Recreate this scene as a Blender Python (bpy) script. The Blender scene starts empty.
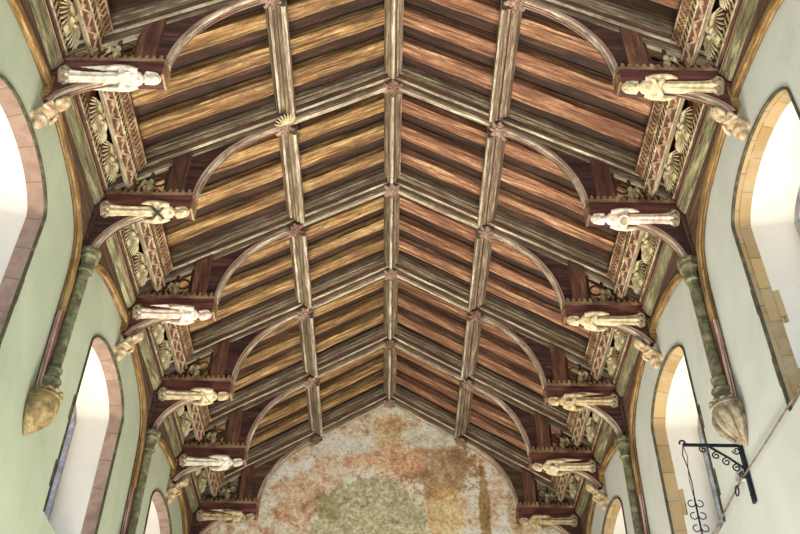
import bpy, bmesh, math, random
from math import sin, cos, pi, radians, sqrt
from mathutils import Vector, Matrix, noise
random.seed(7)
SC = bpy.context.scene
COL = SC.collection
V = Vector

# ------------------------------------------------------------------ measures (metres, floor at z = 0)
EYE = 1.6
BAY = 2.0
T0 = 6.243                       # first truss in view
TY = [T0 + BAY*i for i in range(6)]
YB = T0 - BAY                    # the bay before it
WX = 3.66                        # nave wall face
EW = TY[5] + 0.10                # end wall face
def zs(x): return EYE + 10.72 - 0.615*abs(x)      # soffit line of the principals
def zr(x): return EYE + 11.00 - 0.615*abs(x)      # soffit of the common rafters
HB, HT = EYE + 8.13, EYE + 8.40                   # hammerbeam bottom and top
SIDES = (('left', -1), ('right', 1))

# ------------------------------------------------------------------ materials
def srgb(c):
    return tuple(((v/255)/12.92 if v/255 <= .04045 else ((v/255+.055)/1.055)**2.4) for v in c) + (1,)
class NT:
    def __init__(s, name):
        s.m = bpy.data.materials.new(name); s.m.use_nodes = True
        s.t = s.m.node_tree; s.t.nodes.clear()
        s.out = s.n('ShaderNodeOutputMaterial'); s.b = s.n('ShaderNodeBsdfPrincipled')
        s.l(s.b.outputs[0], s.out.inputs[0])
    def n(s, k, **kw):
        x = s.t.nodes.new(k)
        for a, v in kw.items(): setattr(x, a, v)
        return x
    def l(s, a, b): s.t.links.new(a, b)
    def coord(s, uv, scale):
        tc = s.n('ShaderNodeTexCoord'); oi = s.n('ShaderNodeObjectInfo')
        m = s.n('ShaderNodeMath', operation='MULTIPLY'); s.l(oi.outputs['Random'], m.inputs[0]); m.inputs[1].default_value = 61.3
        ad = s.n('ShaderNodeVectorMath', operation='ADD'); s.l(tc.outputs['UV' if uv else 'Object'], ad.inputs[0]); s.l(m.outputs[0], ad.inputs[1])
        if not uv: s.t.links.remove(ad.inputs[1].links[0]); 
        mp = s.n('ShaderNodeVectorMath', operation='MULTIPLY'); s.l(ad.outputs[0], mp.inputs[0]); mp.inputs[1].default_value = scale
        return mp.outputs[0]
    def noise(s, vec, scale=1, detail=5, rough=.6, dist=0):
        x = s.n('ShaderNodeTexNoise'); x.inputs['Scale'].default_value = scale; x.inputs['Detail'].default_value = detail
        x.inputs['Roughness'].default_value = rough; x.inputs['Distortion'].default_value = dist
        s.l(vec, x.inputs['Vector']); return x.outputs['Fac']
    def ramp(s, fac, stops, interp='LINEAR'):
        x = s.n('ShaderNodeValToRGB'); s.l(fac, x.inputs[0]); x.color_ramp.interpolation = interp
        e = x.color_ramp.elements
        while len(e) < len(stops): e.new(.5)
        for i, (p, c) in enumerate(stops):
            e[i].position = p; e[i].color = srgb(c) if len(c) == 3 else c
        return x.outputs[0]
    def mix(s, fac, a, b, mode='MIX'):
        x = s.n('ShaderNodeMix', data_type='RGBA', blend_type=mode)
        if isinstance(fac, (int, float)): x.inputs[0].default_value = fac
        else: s.l(fac, x.inputs[0])
        for sock, v in ((x.inputs[6], a), (x.inputs[7], b)):
            if isinstance(v, tuple): sock.default_value = srgb(v) if len(v) == 3 else v
            else: s.l(v, sock)
        return x.outputs[2]
    def step(s, fac, lo, hi):
        x = s.n('ShaderNodeMapRange'); x.inputs[1].default_value = lo; x.inputs[2].default_value = hi
        s.l(fac, x.inputs[0]); return x.outputs[0]
    def math(s, op, a, b=None, c=None):
        x = s.n('ShaderNodeMath', operation=op)
        for i, v in enumerate((a, b, c)):
            if v is None: continue
            if isinstance(v, (int, float)): x.inputs[i].default_value = v
            else: s.l(v, x.inputs[i])
        return x.outputs[0]
    def done(s, col, h=None, bump=.3, dist=.01, rough=.8):
        s.l(col, s.b.inputs['Base Color']); s.b.inputs['Roughness'].default_value = rough
        if h is not None:
            x = s.n('ShaderNodeBump'); x.inputs['Strength'].default_value = bump; x.inputs['Distance'].default_value = dist
            s.l(h, x.inputs['Height']); s.l(x.outputs[0], s.b.inputs['Normal'])
        return s.m

def wood(name, dark, mid, light, uv=True, paint=None, amt=.5, gs=(1.1, 24), lo=.34, hi=.68, bump=.9, dapple=None):
    s = NT(name)
    vec = s.coord(uv, (gs[0], gs[1], gs[1]) if uv else (6, 6, 6))
    g = s.noise(vec, 1, 7, .68, .35)
    big = s.noise(s.coord(uv, (1.2, 3.5, 3.5) if uv else (2.2, 2.2, 2.2)), 1, 4, .6, .8)
    c = s.ramp(g, [(lo, dark), ((lo+hi)/2, mid), (hi, light)])
    c = s.mix(s.step(big, .35, .7), c, s.mix(.55, c, dark))
    if dapple:
        dn = s.noise(s.coord(uv, (2.6, 6, 6)), 1, 7, .75, 1.2)
        c = s.mix(s.math('MULTIPLY', s.step(dn, .50, .58), .75), c, s.mix(.6, c, dapple))
        dn2 = s.noise(s.coord(uv, (5, 40, 40)), 1, 5, .75, .3)
        c = s.mix(s.math('MULTIPLY', s.step(dn2, .57, .65), .75), c, dark)
    if paint:
        pn = s.noise(s.coord(uv, (2.2, 16, 16) if uv else (9, 9, 9)), 1, 6, .7, .5)
        c = s.mix(s.step(pn, 1-amt-.06, 1-amt+.06), c, paint)
    oi = s.n('ShaderNodeObjectInfo'); c = s.mix(s.math('MULTIPLY', s.math('FRACT', s.math('MULTIPLY', oi.outputs['Random'], 7.7)), .34), c, s.mix(.5, c, dark))
    spk = s.noise(s.coord(uv, (14, 60, 60) if uv else (40, 40, 40)), 1, 3, .6)
    c = s.mix(s.step(spk, .58, .70), c, s.mix(.6, c, dark))
    return s.done(c, g, bump, .012, .85)

M = {}
M['rafter_left'] = wood('rafter_oak_golden', (72,48,28), (162,126,78), (226,196,138), gs=(1.3, 22), lo=.38, hi=.66, dapple=(104,62,42))
M['rafter_right'] = wood('rafter_oak_red', (72,42,30), (156,112,82), (218,178,136), gs=(1.3, 22), lo=.38, hi=.66, dapple=(112,64,48))
M['board'] = wood('roof_boards', (20,12,9), (70,46,31), (114,78,52), gs=(1.2, 16), dapple=(60,32,24))
M['grey'] = wood('moulded_oak_grey', (54,38,32), (136,116,94), (206,190,164), gs=(2.2, 40), dapple=(96,66,56))
M['cream'] = wood('moulded_oak_cream', (84,66,50), (180,166,138), (238,228,206), gs=(2.2, 34), lo=.34, hi=.6, dapple=(110,88,70))
M['pinkcream'] = wood('moulded_oak_pinkish', (104,66,56), (184,146,128), (228,204,184), gs=(2.2, 34), lo=.32, hi=.6)
M['greenish'] = wood('moulded_oak_green', (50,40,30), (122,112,84), (180,168,134), gs=(2.2, 30), dapple=(88,60,48))
M['maroon'] = wood('maroon_paint', (36,20,18), (84,50,44), (126,86,74), gs=(1.6, 14), bump=.35)
M['red'] = wood('red_paint', (66,30,28), (118,66,58), (162,106,92), gs=(1.6, 14), bump=.35)
M['redwood'] = wood('red_brown_post', (62,36,28), (124,82,64), (166,120,92), gs=(1.6, 14))
M['brown'] = wood('brown_oak', (46,32,24), (98,72,52), (140,110,78), gs=(1.6, 16))
M['spandrel'] = wood('wall_arch_boards', (54,38,26), (104,78,54), (140,112,80), gs=(1.2, 10), dapple=(78,48,42))
M['yellow'] = wood('ochre_moulding', (84,60,34), (154,120,66), (204,172,110), gs=(2.2, 14), lo=.34, hi=.64, dapple=(96,60,40))
M['hollow'] = wood('green_hollow', (60,52,36), (134,130,94), (194,190,152), gs=(2.0, 16), paint=(74,62,42), amt=.42)
M['crest'] = wood('cresting_wood', (80,54,38), (160,124,90), (214,186,146), uv=False)
M['crestpale'] = wood('cresting_pale', (112,92,62), (202,184,142), (238,226,190), uv=False)
M['vine'] = wood('vine_carving', (106,80,62), (190,160,132), (228,206,178), uv=False)
M['vinebrown'] = wood('vine_carving_ground', (70,46,34), (122,86,66), (162,126,100), uv=False)
M['panel'] = wood('frieze_board', (62,38,22), (134,88,52), (176,128,82), gs=(1.2, 10))
M['wing'] = wood('carved_wing', (128,110,74), (212,200,160), (242,234,202), uv=False)
M['boss'] = wood('boss_wood', (78,56,48), (146,118,102), (200,176,152), uv=False)
M['bossd'] = wood('boss_wood_dark', (62,42,34), (122,90,74), (172,138,114), uv=False)

def carved(name, a, b, c, tint=None, amt=.35):
    s = NT(name); vec = s.coord(False, (9, 9, 9))
    n = s.noise(vec, 1, 6, .65); n2 = s.noise(s.coord(False, (34, 34, 34)), 1, 4, .6)
    col = s.ramp(n, [(.3, a), (.5, b), (.68, c)])
    if tint: col = s.mix(s.step(s.noise(s.coord(False, (7.3, 7.3, 7.3)), 1, 5, .7), 1-amt-.05, 1-amt+.08), col, tint)
    return s.done(col, n2, .4, .006, .8)
M['angel_white'] = carved('limewashed_oak', (158,146,128), (212,204,188), (234,228,216), (150,124,104), .36)
M['angel_cream'] = carved('cream_oak', (134,114,80), (202,186,150), (232,220,190), (118,92,60), .36)
M['angel_pink'] = carved('pinkish_oak', (160,122,104), (222,202,188), (244,234,224), (150,100,88), .34)
M['angel_buff'] = carved('buff_oak', (116,94,64), (186,166,128), (222,206,170), (92,70,48), .4)
M['foliage'] = carved('carved_foliage', (84,70,52), (152,136,108), (196,182,152), (70,52,40), .4)
M['darkcarve_gapshade'] = carved('dark_emblem_gap_shade', (36,30,26), (66,56,48), (96,84,70))  # dark emblem carving, and the painted shade behind the cresting
M['shaft'] = carved('shaft_stone', (54,54,38), (100,98,72), (144,140,106), (70,60,42), .38)
M['corbel'] = carved('corbel_stone', (82,66,40), (138,118,76), (182,162,116), (84,88,62), .4)
M['corbelr'] = carved('corbel_stone_grey', (88,74,58), (146,132,108), (190,178,152), (84,66,50), .38)
M['figure'] = carved('corbel_figure_wood', (122,96,66), (190,166,132), (224,206,176), (140,92,62), .4)
M['iron'] = carved('black_iron', (16,18,24), (30,36,48), (52,60,76))
M['iron'].node_tree.nodes['Principled BSDF'].inputs['Metallic'].default_value = .5
M['rope'] = carved('old_rope', (70,58,50), (108,94,82), (140,126,110))
M['pulley'] = carved('grey_pulley', (96,94,92), (150,150,148), (190,190,188))
M['lead'] = carved('lead_and_stone_tracery', (104,102,104), (138,134,136), (172,170,172))

def plaster(name, a, b, stain, spots):
    s = NT(name)
    n = s.noise(s.coord(False, (.8, .8, .8)), 1, 5, .6, .4)
    col = s.ramp(n, [(.32, a), (.68, b)])
    n2 = s.noise(s.coord(False, (2.6, 2.6, 1.1)), 1, 6, .7, .6)
    col = s.mix(s.math('MULTIPLY', s.step(n2, .56, .74), .30), col, stain)
    n3 = s.noise(s.coord(False, (9, 9, 6)), 1, 4, .6)
    col = s.mix(s.math('MULTIPLY', s.step(n3, .70, .78), .35), col, spots)
    return s.done(col, s.noise(s.coord(False, (22, 22, 22)), 1, 5, .7), .15, .008, .9)
M['wall_left'] = plaster('sage_limewash', (166,176,152), (186,194,170), (136,146,122), (120,116,92))
M['wall_right'] = plaster('cream_limewash', (186,190,182), (204,206,198), (154,156,144), (150,140,112))
M['reveal'] = plaster('white_plaster_reveal', (218,211,200), (232,227,218), (200,184,162), (172,156,130))
def quoin(name, cs, sc):
    s = NT(name); tc = s.coord(True, (1, 1, 1))
    br = s.n('ShaderNodeTexBrick'); s.l(tc, br.inputs['Vector']); br.inputs['Scale'].default_value = 1
    br.inputs['Brick Width'].default_value = .42; br.inputs['Row Height'].default_value = 1.0; br.inputs['Mortar Size'].default_value = .008
    br.inputs['Color1'].default_value = srgb(cs[0]); br.inputs['Color2'].default_value = srgb(cs[1]); br.inputs['Mortar'].default_value = srgb(cs[2])
    n = s.noise(s.coord(False, (5, 5, 5)), 1, 6, .65)
    col = s.mix(s.step(n, .42, .68), br.outputs[0], cs[3])
    return s.done(col, n, .3, .01, .85)
M['quoin_left'] = quoin('pink_quoin_stone', ((172,146,130), (154,128,112), (120,100,86), (134,106,92)), 1)
M['quoin_right'] = quoin('ochre_quoin_stone', ((186,156,104), (158,130,88), (120,98,68), (176,156,126)), 1)
M['hood'] = carved('dark_hood_stone', (48,46,32), (74,70,48), (108,100,74))  # dark olive stone tone for the thin hood edging

def endwall():
    s = NT('faded_wall_painting_plaster')
    tc = s.n('ShaderNodeTexCoord'); sp = s.n('ShaderNodeSeparateXYZ'); s.l(tc.outputs['Object'], sp.inputs[0])
    P = tc.outputs['Object']
    def nz(sc, d=6, r=.65, di=.4): 
        return s.noise(P, sc, d, r, di)
    n1 = nz(1.3); n2 = nz(3.0, 10, .80, .3); n3 = nz(9, 8, .8, 0)
    base = s.ramp(n2, [(.30, (130,100,76)), (.43, (190,162,134)), (.53, (218,204,182)), (.66, (240,234,220))])
    pink = s.ramp(n3, [(.35, (176,122,96)), (.6, (214,170,144)), (.75, (230,204,184))])
    base = s.mix(s.math('MULTIPLY', s.step(n1, .44, .60), .65), base, pink)
    def blob(cx, cz, rx, rz, nzv, k, soft=.25):
        nzv = s.math('ADD', s.math('MULTIPLY', nzv, .6), s.math('MULTIPLY', n3, .4)); k = k*1.5; soft = soft*.55
        dx = s.math('DIVIDE', s.math('SUBTRACT', sp.outputs[0], cx), rx)
        dz = s.math('DIVIDE', s.math('SUBTRACT', sp.outputs[2], cz), rz)
        d = s.math('SQRT', s.math('ADD', s.math('MULTIPLY', dx, dx), s.math('MULTIPLY', dz, dz)))
        d = s.math('ADD', d, s.math('MULTIPLY', s.math('SUBTRACT', nzv, .5), k))
        x = s.n('ShaderNodeMapRange'); x.inputs[1].default_value = 1+soft; x.inputs[2].default_value = 1-soft; s.l(d, x.inputs[0]); return x.outputs[0]
    E0 = EYE
    brown = s.ramp(n3, [(.35, (104,76,48)), (.65, (156,124,88))])
    base = s.mix(s.math('MULTIPLY', blob(1.0, E0+9.25, .75, .62, n2, 2.2), .8), base, brown)
    base = s.mix(s.math('MULTIPLY', blob(0.0, E0+10.1, .32, .5, n2, 2.0), .75), base, s.ramp(n3, [(.35, (150,116,72)), (.65, (196,160,112))]))
    base = s.mix(s.math('MULTIPLY', blob(-.05, E0+9.45, .78, .34, n2, 2.2), .85), base, s.ramp(n3, [(.35, (176,116,84)), (.65, (224,176,144))]))
    base = s.mix(s.math('MULTIPLY', blob(-1.7, E0+8.6, .55, .5, n2, 2.5), .6), base, s.ramp(n3, [(.35, (150,100,72)), (.65, (204,158,128))]))
    base = s.mix(s.math('MULTIPLY', blob(1.1, E0+8.1, .38, .75, n2, 1.6), .7), base, s.ramp(n3, [(.35, (176,132,74)), (.65, (214,178,120))]))
    base = s.mix(s.math('MULTIPLY', blob(1.84, E0+8.3, .11, 1.0, n2, 1.2), .85), base, (122,96,44))
    base = s.mix(s.math('MULTIPLY', blob(2.4, E0+8.3, .13, .9, n2, 1.4), .5), base, (134,104,60))
    white = s.ramp(n3, [(.35, (196,186,164)), (.65, (232,226,210))])
    base = s.mix(s.math('MULTIPLY', blob(-1.0, E0+9.75, .75, .22, n2, 2.2), .7), base, white)
    base = s.mix(s.math('MULTIPLY', blob(.9, E0+9.95, .5, .25, n2, 2.2), .6), base, white)
    green = s.ramp(n3, [(.33, (120,112,86)), (.5, (162,156,126)), (.68, (200,194,168))])
    base = s.mix(blob(-.33, E0+7.75, 1.12, 1.32, n2, .55, .07), base, green)
    base = s.mix(s.math('MULTIPLY', blob(-1.15, E0+8.45, .26, .34, n2, .9, .3), .6), base, (112,108,70))
    fine = nz(14, 9, .85, 0)
    base = s.mix(.75, base, s.ramp(fine, [(.34, (132,120,108)), (.48, (210,208,204)), (.62, (255,255,255))]), 'OVERLAY')
    base = s.mix(.5, base, s.ramp(n2, [(.36, (130,122,112)), (.48, (212,210,206)), (.60, (255,255,255))]), 'OVERLAY')
    pits = nz(20, 5, .7, 0)
    base = s.mix(s.math('MULTIPLY', s.step(pits, .57, .66), .7), base, (96,76,54))
    return s.done(base, n2, .35, .02, .92)
M['endwall'] = endwall()
def plain(name, c, rough=.8):
    s = NT(name); n = s.noise(s.coord(False, (3, 3, 3)), 1, 4)
    return s.done(s.ramp(n, [(.3, tuple(int(v*.9) for v in c)), (.7, c)]), n, .1, .01, rough)
M['floor'] = plain('stone_flags', (214,200,176))
def glass():
    s = NT('clear_window_glass')
    s.t.nodes.remove(s.b); tr = s.n('ShaderNodeBsdfTransparent'); gl = s.n('ShaderNodeBsdfGlossy'); gl.inputs['Roughness'].default_value = .05
    n = s.noise(s.coord(False, (6, 6, 6)), 1, 2); tr_c = s.ramp(n, [(.3, (236,242,248)), (.7, (250,252,255))]); s.l(tr_c, tr.inputs[0])
    mx = s.n('ShaderNodeMixShader'); mx.inputs[0].default_value = .06; s.l(tr.outputs[0], mx.inputs[1]); s.l(gl.outputs[0], mx.inputs[2]); s.l(mx.outputs[0], s.out.inputs[0])
    return s.m
M['glass'] = glass()

# ------------------------------------------------------------------ mesh builder
class MB:
    def __init__(s): s.v = []; s.f = []; s.uv = []; s.mi = []; s.names = []
    def mat(s, n):
        if n not in s.names: s.names.append(n)
        return s.names.index(n)
    def face(s, pts, m, uvs=None):
        i0 = len(s.v); s.v += [V(p) for p in pts]; s.f.append(list(range(i0, i0+len(pts)))); s.mi.append(s.mat(m))
        if uvs is None:
            p0 = V(pts[0]); e = (V(pts[1])-p0)
            e = e.normalized() if e.length > 1e-9 else V((1,0,0))
            nrm = V((0,0,0))
            for k in range(1, len(pts)-1): nrm += (V(pts[k])-p0).cross(V(pts[k+1])-p0)
            g = nrm.normalized().cross(e) if nrm.length > 1e-12 else V((0,1,0))
            uvs = [((V(p)-p0).dot(e)+p0.x+p0.z, (V(p)-p0).dot(g)+p0.y) for p in pts]
        s.uv += uvs
    def rings(s, rings, m, closed=True, caps=True, ulen=None):
        """rings: list of lists of points; skins them; m: material or list per segment"""
        n = len(rings[0]); base = len(s.v)
        for r in rings: s.v += [V(p) for p in r]
        per = [0]
        for k in range(n): per.append(per[-1] + (V(rings[0][(k+1) % n])-V(rings[0][k])).length)
        u = 0
        for j in range(len(rings)-1):
            du = sum(((V(rings[j+1][k])-V(rings[j][k])).length for k in range(n)))/n
            for k in range(n if closed else n-1):
                a = base+j*n+k; b = base+j*n+(k+1) % n; c = base+(j+1)*n+(k+1) % n; d = base+(j+1)*n+k
                s.f.append([a, b, c, d]); s.mi.append(s.mat(m[k % len(m)] if isinstance(m, (list, tuple)) else m))
                s.uv += [(u, per[k]), (u, per[k+1]), (u+du, per[k+1]), (u+du, per[k])]
            u += du
        if caps:
            mm = m[0] if isinstance(m, (list, tuple)) else m
            for r, fl in ((rings[0], True), (rings[-1], False)):
                pts = [V(p) for p in r]
                s.face(pts[::-1] if fl else pts, mm, [(p.y*.3+p.x*.3, p.z+p.x) for p in (pts[::-1] if fl else pts)])
    def sweep(s, A, B, prof, U, W, m, pa=None, pb=None, caps=True):
        A = V(A); B = V(B); U = V(U); W = V(W); d = (B-A).normalized()
        def ring(P, plane):
            out = []
            for a, b in prof:
                q = P+U*a+W*b
                if plane is not None: q = q + d*((V(plane[0])-q).dot(V(plane[1]))/d.dot(V(plane[1])))
                out.append(q)
            return out
        s.rings([ring(A, pa), ring(B, pb)], m, True, caps)
    def path(s, pts, prof, N, m, caps=True):
        """planar path sweep; profile a along N, b along N x tangent"""
        N = V(N); pts = [V(p) for p in pts]; rs = []
        for i, p in enumerate(pts):
            t = (pts[min(i+1, len(pts)-1)]-pts[max(i-1, 0)]).normalized(); S = N.cross(t)
            rs.append([p+N*a+S*b for a, b in prof])
        s.rings(rs, m, True, caps)
    def plate(s, poly, N, t, m, medge=None):
        N = V(N)*t/2; P = [V(p) for p in poly]
        s.face([p+N for p in P], m, [(p.x+p.y, p.z) for p in P]); s.face([p-N for p in P][::-1], m, [(p.x+p.y, p.z) for p in P][::-1])
        for i in range(len(P)):
            a, b = P[i], P[(i+1) % len(P)]; L = (b-a).length
            s.face([a-N, b-N, b+N, a+N], medge or m, [(0, 0), (L, 0), (L, t), (0, t)])
    def box(s, c, size, m, R=None):
        x, y, z = [k/2 for k in size]; c = V(c)
        q = [V((i*x, j*y, k*z)) for i in (-1, 1) for j in (-1, 1) for k in (-1, 1)]
        if R is not None: q = [R @ p for p in q]
        q = [c+p for p in q]
        for f in ((0,1,3,2), (4,6,7,5), (0,4,5,1), (2,3,7,6), (0,2,6,4), (1,5,7,3)): s.face([q[i] for i in f], m)
    def tube(s, pts, r, m, n=6, caps=True):
        pts = [V(p) for p in pts]; rs = []
        t0 = (pts[1]-pts[0]).normalized(); ref = V((0,0,1)) if abs(t0.z) < .9 else V((1,0,0)); u = t0.cross(ref).normalized()
        for i, p in enumerate(pts):
            t = (pts[min(i+1, len(pts)-1)]-pts[max(i-1, 0)]).normalized(); u = (u-t*u.dot(t)).normalized(); w = t.cross(u)
            rr = r[i] if isinstance(r, (list, tuple)) else r
            rs.append([p+(u*cos(2*pi*k/n)+w*sin(2*pi*k/n))*rr for k in range(n)])
        s.rings(rs, m, True, caps)
    def ell(s, c, R, m, seg=12, ring=8, F=None):
        """ellipsoid radii R in frame F (3 axes)"""
        c = V(c); F = F or (V((1,0,0)), V((0,1,0)), V((0,0,1)))
        rs = []
        for j in range(1, ring):
            th = pi*j/ring
            rs.append([c+F[0]*R[0]*sin(th)*cos(2*pi*k/seg)+F[1]*R[1]*sin(th)*sin(2*pi*k/seg)+F[2]*R[2]*cos(th) for k in range(seg)])
        s.rings(rs, m, True, True)
    def lathe(s, C, axis, prof, m, n=16, sx=1, half=False):
        C = V(C); ax = V(axis).normalized(); ref = V((0,1,0)) if abs(ax.y) < .9 else V((1,0,0)); u = ax.cross(ref).normalized(); w = ax.cross(u)
        s.rings([[C+ax*h+(u*cos(2*pi*k/n)+w*sin(2*pi*k/n))*max(r, .001) for k in range(n)] for r, h in prof], m, True, True)
    def build(s, name, parent=None, origin=None, smooth=35, kind=None, bevel=0):
        me = bpy.data.meshes.new(name)
        O = V(origin) if origin is not None else (ORG[parent.name] if parent is not None and parent.name in ORG else V((0,0,0)))
        me.from_pydata([tuple(p-O) for p in s.v], [], s.f)
        for n in s.names: me.materials.append(M[n])
        me.polygons.foreach_set('material_index', s.mi)
        uvl = me.uv_layers.new(name='UVMap')
        uvl.data.foreach_set('uv', [c for q in s.uv for c in q])
        bm = bmesh.new(); bm.from_mesh(me); bmesh.ops.remove_doubles(bm, verts=bm.verts, dist=1e-5); bmesh.ops.recalc_face_normals(bm, faces=bm.faces); bm.to_mesh(me); bm.free()
        if smooth:
            me.shade_smooth(); me.set_sharp_from_angle(angle=radians(smooth))
        o = bpy.data.objects.new(name, me); COL.objects.link(o)
        if parent is not None: o.parent = parent; ORG[o.name] = O
        else: o.location = O; ORG[o.name] = O
        if kind: o['kind'] = kind
        return o
ORG = {}
def tag(o, label, cat, group=None, kind=None):
    o['label'] = label; o['category'] = cat
    if group: o['group'] = group
    if kind: o['kind'] = kind
    return o
def empty(name, loc):
    o = bpy.data.objects.new(name, None); o.empty_display_size = .1; COL.objects.link(o); o.location = loc; ORG[o.name] = V(loc); return o
def copy_tree(o, parent=None):
    c = o.copy(); COL.objects.link(c); c.parent = parent
    for ch in list(o.children): copy_tree(ch, c)
    return c
def struct(o): o['kind'] = 'structure'; return o
ORD = ['topmost', 'second', 'third', 'fourth', 'fifth', 'lowest']

# ------------------------------------------------------------------ setting: walls, windows, ceiling, floor
WT = .66                                    # wall thickness
WIN = [T0 - 4, T0, T0 + 4, T0 + 8]          # window centres
SILL, SPR, APX, HW = EYE+4.70, EYE+6.97, EYE+7.37, .92
def arch_z(dy, hw, spr, apx):
    """four-centred flattish arch"""
    t = min(1, abs(dy)/hw); return spr + (apx-spr)*(1-t**2.1)**.62
def arch_pts(yc, hw, spr, apx, sill, n=22):
    out = [(yc-hw, sill), (yc-hw, (sill+spr)/2)]
    for i in range(n+1):
        a = pi*i/n; dy = -hw*cos(a); out.append((yc+dy, arch_z(dy, hw, spr, apx)))
    out += [(yc+hw, (sill+spr)/2), (yc+hw, sill)]
    return out
WTOP = EYE + 8.85
W0, W1 = -7.0, EW+.4
def solid(y, hw, spr, apx, sill):
    """solid z intervals of nave wall at y"""
    s = []
    # arcade openings between piers
    k = (y - (T0-2))/4.0; yc = round(k)*4+(T0-2)      # arcade arch centres
    d = abs(y-yc)
    bottom = arch_z(d, 1.55, 3.2, 4.6) if d < 1.55 else 0
    for c in WIN:
        if abs(y-c) < hw: return [(bottom, sill), (arch_z(y-c, hw, spr, apx), WTOP)]
    return [(bottom, WTOP)]
def wall_side(nm, sg, mat):
    b = MB()
    for (x, hw, spr, apx, sill) in ((WX, HW, SPR, APX, SILL), (WX+WT, .66, SPR-.12, APX-.26, SILL+.25)):
        ys = set(); y = W0
        while y < W1: ys.add(round(y, 4)); y += .25
        ys.add(W1)
        for c in WIN:
            for i in range(25): ys.add(round(c-hw*cos(pi*i/24), 4))
        for c in [T0-2+4*k for k in range(-4, 5)]:
            for i in range(17): ys.add(round(c-1.55*cos(pi*i/16), 4))
        ys = sorted(v for v in ys if W0 <= v <= W1)
        for a, c in zip(ys, ys[1:]):
            if c-a < 2e-4: continue
            e = min(1e-4, (c-a)/4)
            sa, sb = solid(a+e, hw, spr, apx, sill), solid(c-e, hw, spr, apx, sill)
            for (l0, h0), (l1, h1) in zip(sa, sb):
                b.face([(sg*x, a, l0), (sg*x, c, l1), (sg*x, c, h1), (sg*x, a, h0)], mat)
                if l0 > 0 and l1 > 0 and x == WX and l0 < 4.7:
                    b.face([(sg*x, a, l0), (sg*x, c, l1), (sg*(x+WT), c, l1), (sg*(x+WT), a, l0)], mat)
    for c in [T0-2+4*k for k in range(-4, 5)]:
        for e in (-1.55, 1.55):
            if W0 < c+e < W1: b.face([(sg*WX, c+e, 0), (sg*(WX+WT), c+e, 0), (sg*(WX+WT), c+e, 3.2), (sg*WX, c+e, 3.2)], mat)
    b.face([(sg*WX, W0, WTOP), (sg*WX, W1, WTOP), (sg*(WX+WT), W1, WTOP), (sg*(WX+WT), W0, WTOP)], mat)
    b.face([(sg*WX, W0, 0), (sg*WX, W0, WTOP), (sg*(WX+WT), W0, WTOP), (sg*(WX+WT), W0, 0)], mat)
    o = b.build('wall_'+nm, smooth=0); struct(o)
wall_side('left', -1, 'wall_left'); wall_side('right', 1, 'wall_right')
b = MB(); b.box((0, EW+.2, 6.5), (2*WX+2*WT, .4, 13), 'endwall'); struct(b.build('wall_end', smooth=0))
b = MB(); b.box((0, 4.5, -.05), (17, 26, .1), 'floor'); struct(b.build('floor', smooth=0))
# roof boarding, one plank slope on each side
b = MB()
for sg in (-1, 1):
    y = W0; k = 0
    while y < EW+.35:
        w = .235; h = .012*(k % 3)
        A = V((0, y, zr(0)+.15+h)); B = V((sg*4.75, y, zr(4.75)+.15+h))
        b.rings([[A, A+V((0, w-.004, 0)), A+V((0, w-.004, .05)), A+V((0, 0, .05))], [B, B+V((0, w-.004, 0)), B+V((0, w-.004, .05)), B+V((0, 0, .05))]], 'board')
        y += w; k += 1
    A = zr(0)+.24; B = zr(4.9)+.24
    b.rings([[(0, W0, A), (0, EW+.4, A), (0, EW+.4, A+.1), (0, W0, A+.1)], [(sg*4.9, W0, B), (sg*4.9, EW+.4, B), (sg*4.9, EW+.4, B+.1), (sg*4.9, W0, B+.1)]], 'board')
struct(b.build('ceiling', smooth=0))

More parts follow.
